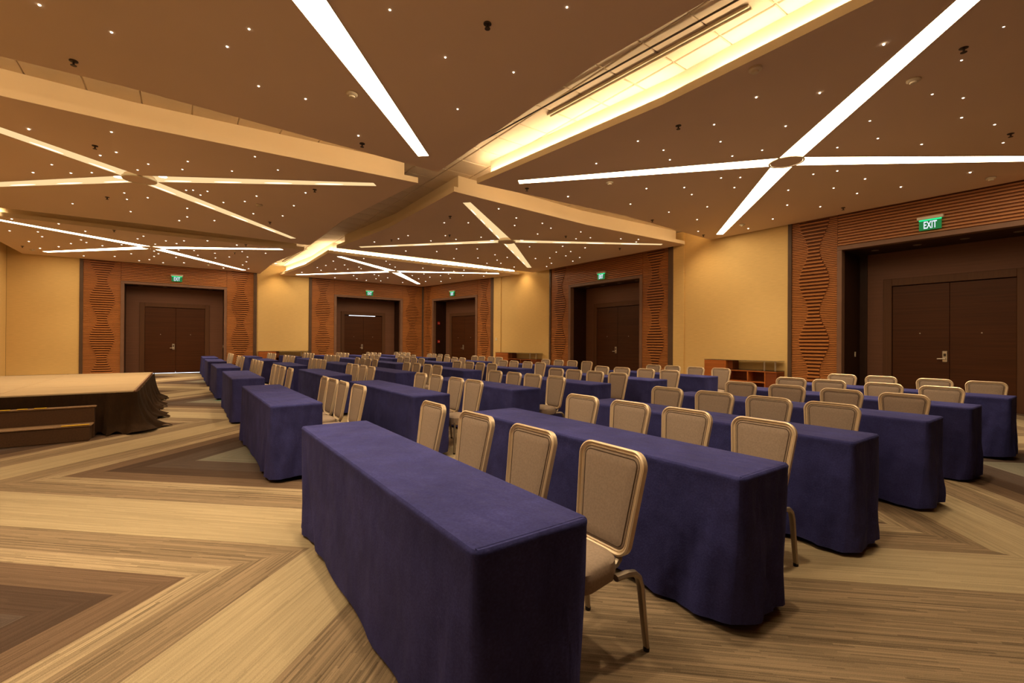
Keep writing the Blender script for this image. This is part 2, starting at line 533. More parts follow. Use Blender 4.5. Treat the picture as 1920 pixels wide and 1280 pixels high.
def disc_y(x, y, z, r, n=12):
    """a small domed disc facing -y"""
    v = [(x, y - .006, z)]
    v += [(x + r * math.cos(2 * math.pi * k / n), y, z + r * math.sin(2 * math.pi * k / n)) for k in range(n)]
    v += [(x + r * 1.2 * math.cos(2 * math.pi * k / n), y + .008, z + r * 1.2 * math.sin(2 * math.pi * k / n)) for k in range(n)]
    f = [(0, 1 + k, 1 + (k + 1) % n) for k in range(n)]
    f += [(1 + k, 1 + n + k, 1 + n + (k + 1) % n, 1 + (k + 1) % n) for k in range(n)]
    return v, f

portal('back', (-3.12, -3.02, -1.95, -1.84, 1.46, 1.56, 2.57, 2.70), (-1.25, 0.80), floor_glow=True, number=1)
portal('back', (4.89, 5.01, 6.04, 6.16, 9.45, 9.58, 10.70, 10.77), (6.78, 8.76), top_glow=True, number=2)
portal('corner', (0.02, 0.09, 0.86, 0.97, 4.25, 4.38, 5.31, 5.50), (1.47, 3.45), number=3)
portal('right', (-14.69, -14.59, -13.51, -13.38, -10.0, -9.89, -8.87, -8.69), (-12.78, -10.68), number=4)
portal('right', (-5.32, -5.23, -4.24, -4.14, -0.95, -0.84, 0.10, 0.20), (-3.51, -1.50), number=5, REC=1.2, strip=0.14)

# ------------------------------------------------------------------ ceiling
ceil = MB()
ceil.box(XL - .2, XW + 1.0, YF - .2, YW + 1.0, Z_TOP + .02, Z_TOP + .12)
ceiling = struct(ceil.build('ceiling', M['tile']))
tile_mesh = {}
def tile(x0, y0, w, l):
    key = (round(w, 3), round(l, 3))
    if key not in tile_mesh:
        o = MB().cbox(.006, w - .006, .006, l - .006, 0, .03, .010).build('ceiling_tile', M['tile'], ceiling)
        tile_mesh[key] = o.data
    else:
        o = bpy.data.objects.new('ceiling_tile', tile_mesh[key])
        COL.objects.link(o)
        o.parent = ceiling
    o.location = (x0, y0, Z_TOP)
y = YF + .1
while y < YW:
    for x in (2.5, 3.1, 3.7, 4.3, 4.9):
        tile(x, y, .6, .6)
    y += .6
for yy in (6.9, 7.5, 8.1, 8.7, 15.0, 15.6, 16.2, 16.8):
    x = 2.5 - .6
    while x > XL:
        tile(x, yy, .6, .6)
        x -= .6
    x = 5.5
    while x < XW - .3:
        tile(x, yy, .6, .6)
        x += .6

STARS = """74,9 209,60 467,54 426,87 485,161 573,185 54,242 209,247 218,285 188,291 97,308 278,307 258,318 352,302 342,317 478,293
435,320 521,318 62,323 133,324 172,323 233,361 238,373 277,370 245,396 136,381 349,356 362,356 389,358 376,365 419,379 481,367
459,377 573,361 551,385 475,400 530,404 351,390 351,406 336,413 402,413 731,18 1063,13 835,107 963,135 858,204 672,254 1118,306
1065,368 1657,83 1803,112 1882,49 1537,174 1418,182 1748,176 1806,183 1339,233 1473,236 1631,226 1646,259 1728,270 1803,220 1865,233 1881,267
1351,265 1373,292 1429,281 1570,276 1352,333 1388,332 1377,351 1283,351 1297,364 1326,387 1307,411 1478,356 1525,326 1570,320 1622,335 1563,352
1607,362 1689,350 1819,323 1476,384 1538,387 1449,410 1403,428 1196,264 1244,281 1256,299 1212,353 935,391 968,408 965,422 833,417 878,417
765,441 747,447 702,453 808,451 835,441 855,448 902,444 761,470 819,471 856,466 895,466 851,484 896,483 928,477 932,487 913,493
939,493 951,482 993,462 964,500 682,484 724,489 731,495 625,489 611,497 646,496 629,504 602,506 595,501 566,510 628,520 652,504
673,500 677,503 663,516 669,522 687,525 702,514 710,516 705,522 714,526 727,520 755,529 741,500 793,502 831,504 851,508 870,506
795,513 773,516 806,519 785,522 798,527 826,516 841,513 844,521 868,516 827,527 907,517 912,510 1017,418 1033,427 1008,438 1089,434
1080,447 1107,445 1164,447 1197,448 1193,453 1055,461 1043,472 1070,471 1097,464 1061,479 1031,483 1004,484 1034,493 1074,489 1087,482 1025,499
1182,382 1254,397 1309,433 22,410 110,419 18,432 71,434 79,443 54,452 75,465 110,462 133,456 152,449 162,454 192,460 228,458
160,433 258,447 269,442 157,479 215,480 246,475 261,488 280,486 289,470 289,480 297,475 291,457 311,451 345,451 389,451 444,459
331,456 335,468 364,469 371,478 330,482 403,474 404,483 430,481 454,471 464,481 498,474 462,490 455,496 466,503 419,502 345,492
306,492"""
SPRINKLERS = ((138, 114), (914, 44), (679, 269), (178, 273), (201, 369), (590, 355), (506, 416), (988, 353), (1272, 235), (1807, 89),
              (1895, 250), (1581, 389), (1223, 412), (1319, 440), (844, 405), (843, 440), (734, 449), (1061, 442), (1162, 465),
              (214, 431), (42, 461), (461, 458), (440, 473))
DETECTORS = ((660, 175), (486, 383), (1713, 148), (1416, 128), (1143, 341), (1392, 420), (1858, 333), (60, 467), (390, 495))

class Panel:
    def __init__(self, corners, centre, tips, lit, label, coves=(), wall_sides=()):
        # corners: near-left, near-right, far-right, far-left; side k runs from corner k to corner k+1
        self.P = [Vector((x, y, Z_PANEL)) for x, y in corners]
        self.O = Vector((*centre, Z_CENTRE))
        self.tips = []
        for k, (x, y) in enumerate(tips):
            f = min(1, math.hypot(x - centre[0], y - centre[1]) / math.hypot(self.P[k].x - centre[0], self.P[k].y - centre[1]))
            self.tips.append(Vector((x, y, lerp(Z_CENTRE, Z_PANEL, f))))
        self.Mid = []
        for k in range(4):
            m = (self.P[k] + self.P[(k + 1) % 4]) / 2
            inward = (self.O - m)
            inward.z = 0
            inward.normalize()
            self.Mid.append(m + inward * (0.06 if k in wall_sides else 0.2))
        self.lit, self.label, self.coves = lit, label, coves
    def tri_z(self, p, k, half):
        A, B, C = self.O, (self.P[k] if half == 0 else self.P[(k + 1) % 4]), self.Mid[k]
        den = (B.y - C.y) * (A.x - C.x) + (C.x - B.x) * (A.y - C.y)
        l1 = ((B.y - C.y) * (p.x - C.x) + (C.x - B.x) * (p.y - C.y)) / den
        l2 = ((C.y - A.y) * (p.x - C.x) + (A.x - C.x) * (p.y - C.y)) / den
        l3 = 1 - l1 - l2
        return l1, l2, l3, A.z * l1 + B.z * l2 + C.z * l3
    def z_at(self, p):
        for k in range(4):
            for h in (0, 1):
                l1, l2, l3, z = self.tri_z(p, k, h)
                if min(l1, l2, l3) > -0.002:
                    return z
        return None
    def build(self):
        root = empty('ceiling_panel', (self.O.x, self.O.y, Z_PANEL))
        tag(root, self.label, 'ceiling panel', 'suspended ceiling panels', 'thing')
        self.root = root
        o = Vector((self.O.x, self.O.y, Z_PANEL))
        L = lambda p: (p.x - o.x, p.y - o.y, p.z - o.z)
        W0, W1 = 0.185, 0.088
        O, P, Mid = self.O, self.P, self.Mid
        tips, dirs, nors = [], [], []
        for k in range(4):
            t = self.tips[k]
            d = t - O
            dd = Vector((d.x, d.y, 0)).normalized()
            tips.append(t); dirs.append(dd); nors.append(Vector((-dd.y, dd.x, 0)))
        def edge_pt(k, sgn, t):      # t from 0 at centre to 1 at the tip
            p = O.lerp(tips[k], t) + nors[k] * (sgn * lerp(W0, W1, t))
            return p
        def meet(k):                 # where the slot edges of corner k (+) and corner k+1 (-) cross
            a0, a1 = edge_pt(k, 1, 0), edge_pt(k, 1, 1)
            b0, b1 = edge_pt((k + 1) % 4, -1, 0), edge_pt((k + 1) % 4, -1, 1)
            r, s = a1 - a0, b1 - b0
            den = r.x * s.y - r.y * s.x
            t = ((b0.x - a0.x) * s.y - (b0.y - a0.y) * s.x) / den
            q = a0 + r * t
            u = ((b0.x - a0.x) * r.y - (b0.y - a0.y) * r.x) / den
            return q, t, u
        mb = MB()
        slot = [[None] * 2 for _ in range(4)]
        for k in range(4):
            k2 = (k + 1) % 4
            q, ta, tb = meet(k)
            q.z = self.O.z
            zz = self.tri_z(q, k, 0)[3]
            q.z = zz
            slot[k][1] = q.copy()
            slot[k2][0] = q.copy()
            n = 1
            aT, bT = edge_pt(k, 1, 1), edge_pt(k2, -1, 1)
            mb.add([L(x) for x in (q, aT, tips[k], P[k], Mid[k])], [(0, 1, 2, 3, 4)])
            mb.add([L(x) for x in (q, Mid[k], P[k2], tips[k2], bT)], [(0, 1, 2, 3, 4)])
        mb.build('soffit', M['panel'], root)
        # the tapering strips along the diagonals
        rise = -0.014 if self.lit else 0.07
        up = Vector((0, 0, rise))
        for k in range(4):
            q0, q1 = slot[k]
            t0, t1 = edge_pt(k, -1, 1), edge_pt(k, 1, 1)
            ring = [O, q0, t0, t1, q1]
            low = [L(x) for x in ring[1:]]
            high = [L(x + up) for x in ring[1:]]
            s = MB()
            s.add([L(O + up)] + high, [(0, 1, 2, 3, 4)])
            w = MB()
            w.add(low + high, [(0, 1, 5, 4), (1, 2, 6, 5), (2, 3, 7, 6)])
            if self.lit:
                st = s.build('strip_light', M['strip'], root)
                w.build('strip_edge', M['lip'], st)
            else:
                s.add(low + high, [(0, 1, 5, 4), (1, 2, 6, 5), (2, 3, 7, 6)])
                st = s.build('strip_recess', M['recess_glow'], root)
                for t in (0.14, 0.36, 0.58, 0.80):          # emissive bars imitating lamp glow along one lip of the slot
                    sg = 1 if nors[k].dot(Vector((O.x, O.y, 0))) > 0 else -1
                    inw = nors[k] * (-.016 * sg) + Vector((0, 0, .014))
                    pts = [L(edge_pt(k, sg, t + q) + inw) for q in (-.06, -.04, 0, .04, .06)]
                    MB().tube(pts, [.002, .009, .013, .009, .002], 6).build('slot_glow', M['glow_bar'], st)
                if k in (1, 3):
                    c = O.lerp(tips[k], .10)
                    MB().lathe([(.075, 0), (.07, -.01)], L(c + Vector((0, 0, .05))), 16).build('recess_lamp', M['lamp'], st)
        x, y, z = L(O)
        MB().lathe([(.245, .05), (.245, -.034), (.02, -.034)], (x, y, z), 40).build('centre_disc', M['panel'], root, True)
        MB().lathe([(.246, .0), (.28, .0), (.28, -.034), (.272, -.042), (.252, -.042), (.246, -.034)], (x, y, z), 40, False).build('disc_rim', M['lip'], root, True)
        # fascia lip, ledge and upstand round the edge
        ring = []
        for k in range(4):
            ring += [P[k], Mid[k]]
        n = len(ring)
        def inset(i, dist):
            c = O - ring[i]
            c.z = 0
            c.normalize()
            return ring[i] + c * (dist * (1.35 if i % 2 == 0 else 1.0))
        LIP = 0.105
        lip = MB()
        lip.loft([[L(p) for p in ring], [L(p + Vector((0, 0, LIP))) for p in ring], [L(inset(i, .22) + Vector((0, 0, LIP))) for i in range(n)]])
        lip.build('fascia_lip', M['lip'], root)
        usd = MB()
        usd.loft([[L(inset(i, .20) + Vector((0, 0, LIP - .01))) for i in range(n)], [L(inset(i, .20) + Vector((0, 0, Z_TOP - Z_PANEL - .001))) for i in range(n)]])
        usd.build('upstand', M['lip'], root)
        for k, bright in self.coves:
            pts = []
            a, m, b = inset(2 * k, .10), inset(2 * k + 1, .09), inset((2 * k + 2) % n, .10)
            for t in range(7):
                p = a.lerp(m, t / 6 * .97 + .03) if t < 6 else m
                pts.append(p)
            for t in range(1, 7):
                pts.append(m.lerp(b, t / 6 * .97))
            MB().tube([L(p + Vector((0, 0, LIP + .03))) for p in pts], .016, 6).build('cove_tube', M['cove' if bright else 'cove_dim'], root, True)

PANELS = [
    Panel(((-4.9, -.3), (4.0, -.3), (3.70, 7.42), (-4.9, 7.35)), (0.0, 3.55), ((-3.9, .3), (3.4, .3), (3.2, 6.94), (-3.9, 6.8)), True,
          'taupe ceiling panel overhead in front, its single lit strip pointing down to the middle', ((2, 0),), (0, 3)),
    Panel(((4.95, -.3), (12.55, -.3), (12.55, 7.42), (4.57, 7.50)), (8.59, 3.67), ((5.2, .46), (12.05, .46), (12.15, 6.92), (5.19, 6.98)), True,
          'taupe ceiling panel with bright crossed strips beside the nearest doorway', ((3, 1), (2, 0)), (0, 1)),
    Panel(((-4.9, 8.3), (3.65, 8.15), (3.26, 15.48), (-4.9, 15.6)), (-.71, 11.73), ((-3.6, 8.65), (3.04, 8.81), (2.68, 14.89), (-4.2, 14.5)), False,
          'taupe ceiling panel with dim golden crossed slots above the stage', (), (3,)),
    Panel(((4.44, 8.17), (12.5, 8.24), (12.32, 15.5), (4.06, 15.40)), (8.33, 11.83), ((5.06, 8.73), (12.04, 8.73), (11.54, 14.75), (4.66, 14.90)), False,
          'taupe ceiling panel with dim golden crossed slots before the middle right doorway', (), (1,)),
    Panel(((-4.75, 16.5), (3.28, 16.4), (2.83, 23.25), (-4.6, 23.25)), (-.87, 20.04), ((-4.1, 17.0), (2.66, 16.76), (2.16, 22.78), (-3.90, 22.47)), True,
          'taupe ceiling panel with bright crossed strips at the doorway behind the stage', (), (2, 3)),
    Panel(((4.05, 16.42), (12.16, 16.26), (10.70, 23.22), (3.63, 23.22)), (7.77, 19.95), ((4.56, 16.94), (11.36, 16.72), (10.10, 22.39), (4.24, 22.75)), True,
          'taupe ceiling panel with bright crossed strips over the farthest room corner', ((0, 1), (3, 1)), (1, 2)),
]
for p in PANELS:
    p.build()

def on_panel(px, py):
    """the panel that a ray meets and the point on its underside"""
    z = 4.47
    for _ in range(6):
        w = at_z(px, py, z)
        for pn in PANELS:
            zz = pn.z_at(w)
            if zz is not None:
                z = zz
                hit = pn
                break
        else:
            return None, None
    return hit, Vector((w.x, w.y, z))

star_data = {}
for tok in STARS.split():
    px, py = map(int, tok.split(','))
    pn, w = on_panel(px, py)
    if pn is None:
        continue
    d = math.hypot(w.x, w.y)
    r = round(0.006 + 0.0008 * d, 3)
    o = pn.root.location
    if r not in star_data:
        ob = MB().lathe([(r, .004), (r, -.004), (r * .5, -.008)], (0, 0, 0), 8).build('star_light', M['star'], pn.root)
        star_data[r] = ob.data
    else:
        ob = bpy.data.objects.new('star_light', star_data[r])
        COL.objects.link(ob)
        ob.parent = pn.root
    ob.location = (w.x - o.x, w.y - o.y, w.z - o.z)

def fitting(px, py, kind):
    pn, w = on_panel(px, py)
    if pn is None:
        return
    o = pn.root.location
    if kind == 'sprinkler':
        r = MB().lathe([(.04, .004), (.04, -.006), (.03, -.012)], (0, 0, 0), 14).build('sprinkler_head', M['metal_dark'], pn.root, True)
        MB().lathe([(.010, -.01), (.010, -.045), (.028, -.047), (.028, -.052)], (0, 0, 0), 10).build('deflector', M['metal_dark'], r, True)
    else:
        r = MB().lathe([(.07, .004), (.07, -.02), (.055, -.032), (.05, -.034)], (0, 0, 0), 18).build('smoke_detector', M['lip'], pn.root, True)
        MB().lathe([(.04, -.03), (.036, -.052), (.02, -.056)], (0, 0, 0), 14).build('detector_cap', M['lip'], r, True)
    r.location = (w.x - o.x, w.y - o.y, w.z - o.z)
for p in SPRINKLERS:
    fitting(*p, 'sprinkler')
for p in DETECTORS:
    fitting(*p, 'detector')

def diffuser(x0, y0, x1, y1, label):
    L_ = math.hypot(x1 - x0, y1 - y0)
    r = empty('linear_diffuser', (x0, y0, Z_TOP), math.atan2(y1 - y0, x1 - x0))
    tag(r, label, 'air vent', 'slot diffusers in the ceiling coves')
    MB().cbox(0, L_, -.05, -.018, -.03, 0.0, .005).build('rim_bar', M['lip'], r)
    MB().cbox(0, L_, .018, .05, -.03, 0.0, .005).build('rim_bar', M['lip'], r)
    MB().box(.01, L_ - .01, -.02, .02, -.008, -.002).build('slot', M['metal_dark'], r)
diffuser(4.51, 5.30, 4.71, 2.36, 'long slot air diffuser in the bright cove over the nearest tables')
diffuser(3.55, 21.9, 3.72, 18.3, 'slot air diffuser in the far bright cove by the back wall')
pipe = MB().tube([(4.09, 7.0, Z_TOP - .04), (4.52, 1.8, Z_TOP - .04)], .012, 8).build('cable_conduit', M['metal_dark'])
tag(pipe, 'thin dark conduit running along the bright ceiling cove overhead', 'conduit')

# recessed wall washers and unseen downward spots added in every panel's strips
def washer(x, y, tx, ty, tz, power, label, spread=95):
    r = empty('wall_washer', (x, y, Z_TOP))
    tag(r, label, 'downlight', 'recessed wall washers')
    MB().lathe([(.085, .0), (.085, -.012), (.07, -.012), (.06, .0)], (0, 0, 0), 20).build('trim_ring', M['lip'], r, True)
    MB().lathe([(.055, -.002), (.05, -.006)], (0, 0, 0), 16).build('lens', M['lamp'], r)
    ld = bpy.data.lights.new('washer_beam', 'SPOT')
    ld.energy = power
    ld.color = (1.0, 0.70, 0.36)
    ld.spot_size = math.radians(spread)
    ld.spot_blend = 1.0
    ld.shadow_soft_size = 0.06
    lo = bpy.data.objects.new('washer_beam', ld)
    COL.objects.link(lo)
    lo.parent = r
    lo.location = (0, 0, -.05)
    d = Vector((tx - x, ty - y, tz - Z_TOP))
    lo.rotation_euler = d.to_track_quat('-Z', 'Y').to_euler()
washer(11.6, 7.8, 12.6, 6.9, 0.6, WASH_W * 1.2, 'small round downlight washing the yellow wall above the nearer sideboard')
washer(11.85, 15.9, 12.3, 15.9, 1.6, WASH_W, 'small round downlight washing the yellow wall beside the farther sideboard')
washer(3.35, 22.6, 3.75, 23.3, 1.6, WASH_W, 'small round downlight washing the narrow yellow back wall')
washer(-4.0, 15.95, -4.2, 23.3, 1.6, WASH_W * 10, 'added round downlight brightening the yellow wall behind the stage', 60)  # added lamp, only lifts the brightness of this wall

def pool(x, y, z, power):
    ld = bpy.data.lights.new('hidden_beam', 'SPOT')
    ld.energy = power
    ld.color = (1.0, 0.74, 0.43)
    ld.spot_size = math.radians(88)
    ld.spot_blend = 1.05
    ld.shadow_soft_size = 0.08
    lo = bpy.data.objects.new('hidden_beam', ld)
    COL.objects.link(lo)
    return lo
for pn in PANELS:
    for k in range(4):
        for t in (.3, .7):
            w = pn.O.lerp(pn.tips[k], t)
            lo = pool(0, 0, 0, SPOT_W)  # unseen spot added for more top-down light
            lo.parent = pn.root
            lo.location = (w.x - pn.root.location.x, w.y - pn.root.location.y, w.z - pn.root.location.z - (.03 if pn.lit else -.03))

# ------------------------------------------------------------------ tables under fitted cloths
T_H, T_W, T_L = 0.75, 0.478, 2.466
TABLES = {'11': (0.709, 1.153), '12': (2.109, 1.08), '13': (3.477, 1.073), '14': (4.941, 1.018), '15': (6.351, 0.984), '16': (7.939, 0.908), '21': (0.685, 4.894), '22': (2.154, 4.902), '23': (3.541, 4.87), '24': (4.968, 4.855), '25': (6.382, 4.841), '26': (7.952, 4.809), '31': (0.676, 8.77), '32': (2.13, 8.728), '33': (3.513, 8.862), '34': (5.009, 8.732), '35': (6.42, 8.674), '36': (7.997, 8.724), '41': (0.652, 12.596), '42': (2.183, 12.73), '43': (3.541, 12.62), '44': (4.979, 12.62), '45': (6.417, 12.62), '46': (7.855, 12.62), '51': (0.634, 16.5), '52': (2.103, 16.483), '53': (3.541, 16.483), '54': (4.979, 16.483), '55': (6.417, 16.483), '56': (7.855, 16.483), '61': (0.633, 20.357), '62': (2.103, 20.346), '63': (3.541, 20.346), '64': (4.979, 20.346), '65': (6.417, 20.346), '66': (7.855, 20.346)}
CHAIRS = {'11': [2.23, 1.54, 0.92, 0.34], '12': [2.01, 1.44, 0.92, 0.37], '13': [2.06, 1.49, 0.96, 0.45], '14': [2.04, 1.48, 0.93, 0.39], '15': [2.05, 1.56, 0.97, 0.41], '16': [2.01, 1.5, 0.87, 0.33], '21': [1.84, 1.4, 0.93, 0.33], '22': [1.87, 1.34, 0.72, 0.23], '23': [1.82, 1.28, 0.75, 0.23], '24': [1.84, 1.34, 0.8, 0.29], '25': [1.99, 1.42, 0.83, 0.28], '26': [1.87, 1.36, 0.79, 0.22], '31': [2.2, 1.66, 1.17, 0.51], '32': [1.81, 1.38, 0.83, 0.33], '33': [1.71, 1.12, 0.54, 0.02], '34': [1.97, 1.36, 0.82, 0.29], '35': [1.92, 1.41, 0.81, 0.26], '36': [1.9, 1.29, 0.73, 0.16]}

def cloth_mesh(seed):
    rnd = random.Random(seed)
    hx, hy = T_W / 2, T_L / 2
    folds = []
    per = 2 * (T_W + T_L)
    for cpos in (0, T_W, T_W + T_L, 2 * T_W + T_L):          # folds fan out from the corners
        for sg in (-1, 1):
            folds.append((cpos + sg * .07, sg * rnd.uniform(.05, .10), rnd.uniform(.030, .045), rnd.uniform(.012, .024)))
            folds.append((cpos + sg * .11, sg * rnd.uniform(.14, .24), rnd.uniform(.03, .05), rnd.uniform(-.022, -.010)))
            folds.append((cpos + sg * .14, sg * rnd.uniform(.25, .42), rnd.uniform(.045, .07), rnd.uniform(.012, .026)))
    for _ in range(9):
        folds.append((rnd.uniform(0, per), rnd.uniform(-.1, .1), rnd.uniform(.05, .14), rnd.uniform(-.016, .016)))
    def disp(s, t):
        d = 0
        for c, run, w, a in folds:
            x = abs(s - c - run * t) % per
            x = min(x, per - x)
            if x < 4 * w:
                d += a * math.exp(-(x / w) ** 2)
        return d
    def ring(out, z, r, t):
        pts = []
        s = 0.0
        # straight runs and rounded corners, counted from the near-left corner
        corners = [(-hx, -hy, 0), (hx, -hy, 1), (hx, hy, 2), (-hx, hy, 3)]
        segs = [(T_W, 14), (T_L, 52), (T_W, 14), (T_L, 52)]
        base = 0.0
        for k in range(4):
            ln, n = segs[k]
            x0, y0, _ = corners[k]
            x1, y1, _ = corners[(k + 1) % 4]
            ux, uy = (x1 - x0) / ln, (y1 - y0) / ln
            nx, ny = uy, -ux
            for i in range(n):
                f = i / (n - 1)
                # denser near the corners
                f = .5 - .5 * math.cos(math.pi * f) if n > 20 else f
                q = lerp(r * .5, ln - r * .5, f)
                s = base + ln * f
                d = out + disp(s, t) * (t ** 1.1)
                c = 0.0
                e = min(q, ln - q)
                if e < r:                                   # round the corner off
                    c = r - math.sqrt(max(0, r * r - (r - e) ** 2))
                pts.append((x0 + ux * q + nx * (d - c), y0 + uy * q + ny * (d - c), z))
            base += ln
        return pts
    m = MB()
    rows = [(-.02, T_H + .001, .03, 0), (-.006, T_H, .03, 0), (.0, T_H - .006, .03, 0), (.004, T_H - .014, .03, 0), (.001, T_H - .03, .03, .02)]
    rings = [ring(*q) for q in rows]
    for i in range(1, 13):
        t = i / 12
        r = ring(.001 + .004 * t, lerp(T_H - .03, .028, t), .03 + .085 * t ** 1.6, t)
        if i > 9:                                           # a gently uneven hem
            rr = random.Random(seed + 5)
            ph = rr.uniform(0, 6)
            r = [(x, y, z + .010 * t * math.sin(9 * y + 4 * x + ph) + .014 * max(0, (abs(y) - hy + .2) / .2) ** 2) for x, y, z in r]
        rings.append(r)
    m.loft(rings)
    a, b = 14, 52                                           # top: quads across from long side to long side
    right = list(range(a, a + b))
    left = list(range(2 * a + b, 2 * a + 2 * b))[::-1]
    for i in range(b - 1):
        m.f.append((left[i], right[i], right[i + 1], left[i + 1]))
    m.f.append(tuple(range(0, a)) + (right[0], left[0]))
    m.f.append(tuple(range(a + b, 2 * a + b)) + (left[-1], right[-1]))
    return m

def make_table(seed):
    root = empty('draped_table')
    c = cloth_mesh(seed).build('tablecloth', M['cloth'], root, True)
    for sx in (-1, 1):
        for sy in (-1, 1):
            MB().tube([(sx * .13, sy * 1.0, .0), (sx * .13, sy * 1.0, .60)], .016, 8).build('leg', M['rubber'], root, True)
    MB().cbox(-T_W / 2 + .02, T_W / 2 - .02, -T_L / 2 + .02, T_L / 2 - .02, T_H - .04, T_H - .012, .006).build('tabletop', M['darkedge'], root)
    return root

ORD = ['first', 'second', 'third', 'fourth', 'fifth', 'sixth']
protos = [make_table(s) for s in (11, 29, 47, 63)]
used = [False] * len(protos)
rnd = random.Random(4)
for key, (x, y) in TABLES.items():
    b, r = int(key[0]), int(key[1])
    i = (b * 2 + r * 3) % 4
    t = copy_tree(protos[i]) if used[i] else protos[i]
    children(protos[i])
    used[i] = True
    t.location = (x + T_W / 2, y + T_L / 2, 0)
    flip = ((b + r) % 2) * math.pi
    t.rotation_euler = (0, 0, flip + math.radians(rnd.uniform(-.35, .35)))
    near = {1: 'in block nearest camera', 6: 'in farthest block'}.get(b, 'in %s block from camera' % ORD[b - 1])
    tag(t, '%s long table from the stage aisle, under navy cloth, %s' % (ORD[r - 1], near), 'table', 'navy draped conference tables')

# ------------------------------------------------------------------ banquet chairs (facing -x)
def back_outline(inset, n_c=7):
    """rounded trapezoid in (y, w) with w measured up the back"""
    hb, ht, h, rc = .170, .205, .475, .072
    hb, ht, w0, w1, r = hb - inset, ht - inset, inset, h - inset, max(.012, rc - inset)
    pts = []
    for cy, cw, a0 in ((hb - r, w0 + r, -90), (ht - r, w1 - r, 0), (-ht + r, w1 - r, 90), (-hb + r, w0 + r, 180)):
        for k in range(n_c):
            a = math.radians(a0 + 90 * k / (n_c - 1))
            pts.append((cy + r * math.cos(a), cw + r * math.sin(a)))
    return pts

B0, B1 = Vector((.150, 0, .415)), Vector((.232, 0, .883))
BW = (B1 - B0).normalized()
BN = Vector((-BW.z, 0, BW.x))                 # towards the sitter (-x)
def back_pt(y, w, out):
    bow = -.010 * (1 - (y / .2) ** 2)
    return B0 + BW * w + BN * (out + bow) + Vector((0, y, 0))

def sweep_frame(m):
    n = 28
    prof = [(-.002, .016), (.006, .021), (.013, .016), (.016, .010), (.021, .014), (.027, .010), (.028, -.010), (.013, -.019), (.002, -.014)]
    rings = []
    for ins, out in prof:
        rings.append([back_pt(y, w, out) for y, w in back_outline(ins)])
    rings.append(rings[0])
    m.loft(rings)

def make_chair():
    root = empty('banquet_chair')
    m = MB(); sweep_frame(m)
    m.build('back_frame', M['gold'], root, True)
    pad = MB()
    ring_in = [(.027, .002), (.031, .012), (.045, .017), (.08, .021)]
    rings = [[back_pt(y, w, o) for y, w in back_outline(i)] for i, o in ring_in]
    pad.loft(rings)
    pad.f.append(tuple(len(pad.v) - 28 + k for k in range(28)))
    s = len(pad.v)
    rings = [[back_pt(y, w, -o) for y, w in back_outline(i)] for i, o in ((.027, -.002), (.034, .012), (.07, .016))]
    pad.loft(rings)
    pad.f.append(tuple(len(pad.v) - 28 + k for k in range(28)))
    bp = pad.build('backrest', M['fabric'], root, True)
    pip = MB()
    pip.loft([[back_pt(y, w, o) for y, w in back_outline(i)] for i, o in ((.038, .0150), (.0395, .0178), (.0415, .0178), (.043, .0160))])
    pip.build('piping', M['stitch'], bp, True)
    seat = MB()
    def sring(ins, z):
        out = []
        r = max(.02, .10 - ins)
        x0, x1, hy0, hy1 = -.20 + ins, .115 - ins, .205 - ins, .185 - ins
        for cx, cy, a0 in ((x1 - r, -hy1 + r, -90), (x1 - r, hy1 - r, 0), (x0 + r, hy0 - r, 90), (x0 + r, -hy0 + r, 180)):
            for k in range(6):
                a = math.radians(a0 + 90 * k / 5)
                out.append((cx + r * math.cos(a), cy + r * math.sin(a), z))
        return out
    seat.loft([sring(.03, .350), sring(.006, .362), sring(.0, .405), sring(.004, .44), sring(.02, .455), sring(.06, .464), sring(.12, .468)], True, True)
    seat.build('seat', M['fabric'], root, True)
    for sy in (-1, 1):
        # front leg, straight and slightly splayed
        fl_ = MB().tube([(-.165, sy * .165, .385), (-.172, sy * .172, .2), (-.178, sy * .178, .012)], [.013, .012, .010], 8, 1.25).build('leg', M['leg'], root, True)
        # rear leg, arched back from under the seat
        path = [(.06, sy * .178, .372), (.13, sy * .179, .372), (.172, sy * .180, .364), (.200, sy * .181, .340), (.214, sy * .182, .300), (.222, sy * .183, .24), (.236, sy * .185, .12), (.250, sy * .187, .014)]
        lg = MB().tube(path, [.015] * 5 + [.0145, .0135, .012], 8, 1.25).build('leg', M['leg'], root, True)
        MB().lathe([(.014, 0), (.015, .014), (.012, .022)], (.250, sy * .187, 0), 10).build('foot_glide', M['rubber'], lg, True)
        MB().lathe([(.013, 0), (.014, .012), (.011, .02)], (-.178, sy * .178, 0), 10).build('foot_glide', M['rubber'], fl_, True)
        # flat bar carrying the backrest
        MB().tube([(.06, sy * .105, .36), (.135, sy * .105, .378), (.158, sy * .105, .40), (.166, sy * .105, .47)], .011, 6, 1.8).build('back_support', M['leg'], root, True)
    return root

chair0 = make_chair()
children(chair0)
for k in list(children(chair0)):
    children(k)
SEATWORD = ['farthest', 'third nearest', 'second nearest', 'nearest']
first = True
rnd = random.Random(9)
for key, (x, y) in TABLES.items():
    b, r = int(key[0]), int(key[1])
    offs = CHAIRS.get(key) or [o + rnd.uniform(-.05, .05) for o in (1.90, 1.38, .82, .28)]
    for i, oy in enumerate(offs):
        c = chair0 if first else copy_tree(chair0)
        first = False
        c.location = (x + T_W + .250 + rnd.uniform(-.008, .012), y + oy, 0)
        c.rotation_euler = (0, 0, math.radians(rnd.uniform(-2.2, 2.2)))
        where = 'block nearest the camera' if b == 1 else ('farthest block' if b == 6 else '%s block from camera' % ORD[b - 1])
        tag(c, '%s taupe chair of four at %s table from stage aisle, %s' % (SEATWORD[i], ORD[r - 1], where), 'chair', 'taupe banquet chairs')

